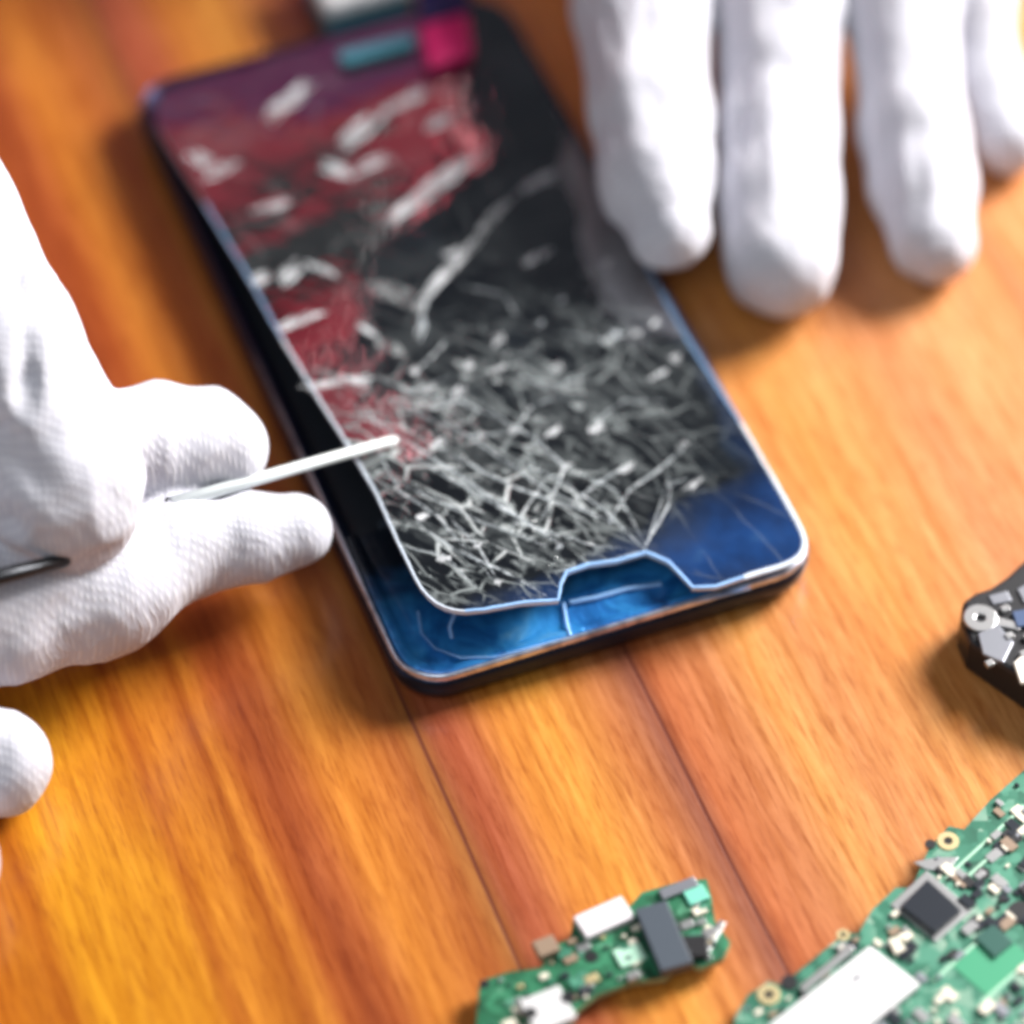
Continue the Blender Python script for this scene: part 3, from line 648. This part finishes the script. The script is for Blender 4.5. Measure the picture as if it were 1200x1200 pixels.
while k < 70:
    x, y = rng.uniform(556, 856), rng.uniform(1030, 1210)
    if not inside(x, y, sp) or not all(inside(x+a, y+b_, sp) for a, b_ in ((7, 0), (-7, 0), (0, 6), (0, -6))): continue
    if abs(x-693) < 12 and abs(y-1121) < 10: continue
    if abs(x-708) < 34 and abs(y-1074) < 22 or abs(x-778) < 26 and abs(y-1096) < 48 or abs(x-640) < 26 and abs(y-1180) < 26: continue
    w_ = rng.choice([.5, .7, 1.0, 1.5]); m_ = [M['cream'], M['silver'], M['chip'], M['tan'], M['gold'], M['pcb']][rng.integers(0, 6)]
    comp(sb, 'resistor' if w_ < 1.2 else 'capacitor', x, y, ZS, w_*1.5, w_, .35 + .3*rng.random(), ra, m_, .05); k += 1
for x, y in ((600, 1170), (760, 1120), (820, 1060), (700, 1140)):
    q = P(x, y, 0); comp(sb, 'solder_joint', x, y+14, 0.0, 3, 3, ZS-1.32, ra, M['tan'])
# large board
lp = [(862, 1192), (876, 1166), (900, 1150), (916, 1154), (960, 1118), (992, 1092), (1006, 1094), (1022, 1066), (1050, 1040), (1068, 1040), (1090, 992), (1112, 968), (1130, 972), (1160, 938), (1230, 876), (1420, 760), (1640, 990), (1300, 1420), (1010, 1420), (850, 1250)]
ZL = 3.0
lb = board('circuit_board', 'large green circuit board with white shield and black square chip in the corner', lp, ZL-1.2, ZL, M['pcb'], [])
rb = rotpx(908, 1195, 1019, 1108, ZL+1)
def quadP(pts, z0, z1, name, m_, parent, bev=.15):
    b_ = MB(); b_.prism([tuple(P(*p, z1)[:2]) for p in pts], z0, z1); return b_.out(name, m_, parent, bevel=bev)
shd = quadP([(1019, 1107), (1079, 1153), (962, 1248), (898, 1202)], ZL+.01, ZL+1.5, 'shield', M['tin'], lb, .35)
hb = MB(); q = P(1004, 1146, ZL+1.5); hb.box(q[0], q[1], ZL+1.5, 1.6, .7, .06, rb); hb.out('pin_mark', M['grey'], shd)
quadP([(1087, 1030), (1127, 1066), (1096, 1093), (1055, 1061)], ZL+.3, ZL+1.3, 'chip', M['chip'], lb, .2)
quadP([(1086, 1020), (1140, 1066), (1097, 1104), (1043, 1060)], ZL+.01, ZL+.3, 'chip_frame', M['silver'], lb, .1)
quadP([(936, 1156), (996, 1106), (1002, 1112), (942, 1163)], ZL+.01, ZL+1.0, 'metal_rail', M['silver'], lb, .15)
quadP([(1142, 1098), (1164, 1082), (1188, 1104), (1166, 1122)], ZL+.12, ZL+.7, 'chip', mat('dark_green_chip', (.03, .10, .08), .35, coat=.3), lb, .15)
quadP([(1116, 1132), (1166, 1086), (1206, 1120), (1158, 1168)], ZL+.01, ZL+.1, 'bare_mask', mat('bright_green_mask', (.05, .30, .16), .4, coat=.3), lb, 0)
for a, c_ in (((1094, 1150), (1170, 1082)), ((1150, 1176), (1215, 1118)), ((1108, 1030), (1200, 945)), ((1120, 1040), (1210, 960))):
    p0, p1 = P(*a, ZL), P(*c_, ZL); d = p1 - p0; b_ = MB(); cc = (p0+p1)/2; b_.box(cc[0], cc[1], ZL+.01, np.linalg.norm(d), .45, .2, math.atan2(d[1], d[0])); b_.out('trace', mat('pale_green_trace', (.42, .68, .5), .4), lb)
for x, y, r_ in ((901, 1166, 1.9), (1111, 986, 1.8), (988, 1096, 1.1)):
    q = P(x, y, ZL); b_ = MB(); b_.ring(q[0], q[1], ZL+.01, r_*.42, r_, .18); b_.cyl(q[0], q[1], ZL+.01, r_*.42, .03, 1); b_.out('mounting_hole', [M['gold'], M['black']], lb)
for x, y, r_ in ((1152, 1024, 1.2), (1190, 981, 1.2), (1165, 1043, .9), (1196, 1070, 2.2), (1090, 990, .9), (1048, 1112, 1.3), (925, 1152, 1.4)):
    q = P(x, y, ZL); b_ = MB(); b_.cyl(q[0], q[1], ZL+.01, r_, .25); b_.out('via', M['black'], lb)
quadP([(1040, 1100), (1052, 1098), (1062, 1112), (1050, 1118)], ZL+.01, ZL+1, 'capacitor', M['cream'], lb)
quadP([(1070, 1010), (1098, 1004), (1124, 1004), (1110, 1022), (1084, 1018)], ZL+.01, ZL+.25, 'pad', M['silver'], lb)
k = 0; zones = [((1019, 1107), 1), ]
shp = [(1019, 1100), (1086, 1153), (962, 1255), (890, 1202)]; chp = [(1086, 1016), (1144, 1066), (1097, 1108), (1038, 1060)]; grn = [(1112, 1132), (1166, 1080), (1210, 1120), (1158, 1172)]
while k < 150:
    x, y = rng.uniform(870, 1230), rng.uniform(900, 1215)
    if not all(inside(x+a, y+b_, lp) for a, b_ in ((8, 0), (-8, 0), (0, 7), (0, -7))) or inside(x, y, shp) or inside(x, y, chp) or inside(x, y, grn): continue
    if any((x-a)**2 + (y-b_)**2 < 330 for a, b_ in ((901, 1166), (1111, 985))): continue
    w_ = rng.choice([.5, .7, .9, 1.2, 1.7]); m_ = [M['cream'], M['silver'], M['chip'], M['tan'], M['black'], M['cream'], M['grey'], M['chip']][rng.integers(0, 8)]
    comp(lb, 'resistor' if w_ < .8 else 'capacitor', x, y, ZL, w_*1.6, w_, .3 + .4*rng.random(), rb + (math.pi/2 if rng.random() < .4 else 0), m_, .05); k += 1
for x, y in ((910, 1160), (1080, 1030), (1130, 1010), (1300, 900), (1450, 960), (1150, 1300)):
    comp(lb, 'solder_joint', x, y+10, 0.0, 3, 3, ZL-1.22, rb, M['tan'])

# ------------------------------------------------------------------ black module at the right edge
ZM = 8.0
mpoly = [(1128, 704), (1142, 694), (1160, 688), (1178, 676), (1204, 652), (1290, 620), (1400, 660), (1400, 760), (1300, 850), (1216, 808), (1170, 776), (1136, 752), (1126, 728)]
cx = np.mean([P(*p, ZM)[:2] for p in mpoly], 0)
mod = empty('camera_module', (cx[0], cx[1], 0), 'black module with silver washer and grey plate at the right edge', 'phone module')
b_ = MB(); b_.prism([tuple(P(*p, ZM)[:2]) for p in mpoly], .2, ZM); b_.out('housing', M['black'], mod, bevel=.9)
b_ = MB(); q = P(1149, 724, ZM+.5); b_.ring(q[0], q[1], ZM+.01, .9, 2.9, .6); b_.out('washer', M['silver'], mod, bevel=.15)
quadP([(1146, 742), (1170, 732), (1188, 752), (1176, 776), (1152, 766)], ZM+.01, ZM+.6, 'plate', M['grey'], mod)
quadP([(1160, 720), (1190, 728), (1196, 738), (1166, 732)], ZM+.01, ZM+.5, 'bracket', M['silver'], mod)
quadP([(1186, 716), (1216, 712), (1216, 732), (1192, 734)], ZM+.01, ZM+.8, 'contact', mat('blue_grey_contact', (.12, .17, .3), .3, .5), mod)
quadP([(1188, 776), (1214, 752), (1222, 800), (1196, 800)], ZM+.01, ZM+.8, 'contact', mat('ivory_pad', (.75, .70, .62), .45), mod)
quadP([(1158, 698), (1180, 692), (1186, 704), (1164, 708)], ZM+.01, ZM+.3, 'pad', M['grey'], mod)
quadP([(1192, 690), (1230, 670), (1240, 690), (1200, 706)], ZM+.01, ZM+.4, 'pad', M['grey'], mod)
for x, y in ((1205, 745), (1178, 712), (1200, 765), (1183, 744), (1160, 776)):
    comp(mod, 'solder_joint', x, y, ZM, 1.4, 1.2, .9, .5, M['silver'])

# ------------------------------------------------------------------ things just beyond the far end of the phone
def rounded_box(name, x0, x1, y0, y1, zs, label, cat, rot=0.0):
    c0 = ((x0+x1)/2, (y0+y1)/2); o = empty(name, (c0[0], c0[1], 0), label, cat); o.rotation_euler.z = 0
    for (z0, z1, ins, m_, nm) in zs:
        b_ = MB(); b_.box(c0[0], c0[1], z0, x1-x0-2*ins, y1-y0-2*ins, z1-z0, rot, 0); b_.out(nm, m_, o, bevel=1.5)
    return o
topdir = math.atan2(bx[1], bx[0])
e1_, e2_ = P(432, 18, 8), P(524, -6, 8)
M['caseW'] = mat('white_plastic', (.93, .95, .95), .4); M['teal'] = mat('teal_plastic', (.05, .19, .25), .5)
M['mag'] = mat('magenta_reflection', (.62, .02, .14), .4); M['nav2'] = mat('navy_plastic', (.01, .015, .07), .4)
M['red'] = mat('red_enamel', (.95, .014, .08), .4); M['purple'] = mat('purple_plastic', (.48, .06, .34), .5)
off = by * 6.5
c1_ = e1_[:2] + off; c2_ = e2_[:2] + off
pc = rounded_box('parts_case', c1_[0]-9.5, c1_[0]+9.5, c1_[1]-3.5, c1_[1]+12, [(0.2, 6.6, .3, M['teal'], 'base'), (6.65, 11.5, 0, M['caseW'], 'lid')], 'blurred white and teal plastic case against the far edge of phone', 'plastic case', topdir)
quadP([(394, 60), (484, 37), (488, 50), (402, 74)], 9.9, 11.0, 'teal_reflection', M['teal'], pc, .5)  # teal block stands in for the case's reflection in the glass
b2 = P(524, 50, 11); bh = empty('clip_and_reflection', (b2[0], b2[1], 0), 'small navy plastic clip with a magenta block standing in for a reflection on the far right corner of phone', 'plastic clip')
quadP([(490, 26), (548, 10), (556, 58), (502, 78)], 9.9, 12.5, 'body', M['mag'], bh, 1.4)  # magenta block stands in for a reflection in the glass corner
quadP([(486, -30), (546, -44), (552, 8), (492, 24)], 9.9, 13.5, 'tab', M['nav2'], bh, .6)
quadP([(490, -24), (542, -38), (546, -18), (494, -4)], .2, 9.85, 'leg', M['nav2'], bh, .3)

# unseen added box, its shape and colour bands set to give the red reflection in the glass
tbx = empty('reflection_box', (-62, 190, 0), 'added unseen red box with black band behind phone, shaped to give the red reflection in its glass', 'reflection_box')
def bx3(x0, x1, y0, y1, z0, z1, nm, m_, bev=2):
    b_ = MB(); b_.prism([(x0, y0), (x1, y0), (x1, y1), (x0, y1)], z0, z1); return b_.out(nm, m_, tbx, bevel=bev)
bx3(-118, -9, 168, 240, .3, 76, 'base', M['purple']); bx3(-117, -9.5, 169, 240, 76.1, 96, 'body', M['red'])
bx3(-115, -24, 171, 238, 96.1, 124, 'band', M['black']); bx3(-116, -24, 170, 240, 124.1, 168, 'lid', M['red'])
h_ = MB(); h_.tube([(-100, 205, 169), (-98, 205, 188), (-62, 205, 192), (-58, 205, 169)], 4); h_.out('handle', M['black'], tbx, smooth=True)

# ------------------------------------------------------------------ light
wd = bpy.data.worlds.new('World'); SC.world = wd; wd.use_nodes = True
nt = wd.node_tree; bg = nt.nodes['Background']
tc = nt.nodes.new('ShaderNodeTexCoord'); sp_ = nt.nodes.new('ShaderNodeSeparateXYZ'); nt.links.new(tc.outputs['Generated'], sp_.inputs[0])
rp = nt.nodes.new('ShaderNodeValToRGB'); nt.links.new(sp_.outputs[2], rp.inputs[0])
e = rp.color_ramp.elements; e[0].position = .0; e[0].color = (.30, .30, .31, 1); e[1].position = 1; e[1].color = (.9, .93, 1.0, 1)
for p_, c_ in ((.5, (.09, .095, .11, 1)), (.91, (.05, .06, .08, 1)), (.985, (.7, .75, .85, 1))): q = e.new(p_); q.color = c_
nt.links.new(rp.outputs[0], bg.inputs[0]); bg.inputs[1].default_value = .42
def area(name, loc, tgt, size, power, col=(1, 1, 1), sy=None):
    l = bpy.data.lights.new(name, 'AREA'); l.shape = 'RECTANGLE'; l.size = size; l.size_y = sy or size; l.energy = power; l.color = col
    o = bpy.data.objects.new(name, l); COL.objects.link(o); o.location = loc
    o.rotation_euler = (Vector(tgt) - Vector(loc)).to_track_quat('-Z', 'Y').to_euler(); return o
area('window_light', (.60, .38, .48), (0, 0, 0), .36, 25, (1, .97, .95))
area('room_fill', (-.15, -.55, .85), (0, .05, 0), 0.6, 3.3, (.90, .96, 1))
# ------------------------------------------------------------------ camera and render
cd = bpy.data.cameras.new('camera'); co = bpy.data.objects.new('camera', cd); COL.objects.link(co)
co.location = Vector(CAM) * S; co.rotation_euler = (math.pi/2 - EL, 0, 0)
cd.sensor_width = 36; cd.lens = 36 * FPX / 1200; cd.clip_start = .05; cd.clip_end = 20
cd.dof.use_dof = True
fp = P(640, 840, 8); cd.dof.focus_distance = float((fp - CAM) @ FWD) * S; cd.dof.aperture_fstop = 4.8
SC.camera = co
SC.render.engine = 'CYCLES'; SC.view_settings.view_transform = 'Standard'; SC.view_settings.look = 'None'
SC.view_settings.exposure = 0; SC.view_settings.gamma = 1; SC.view_settings.use_curve_mapping = False
SC.cycles.use_denoising = True; SC.cycles.max_bounces = 8; SC.cycles.filter_width = 3.6
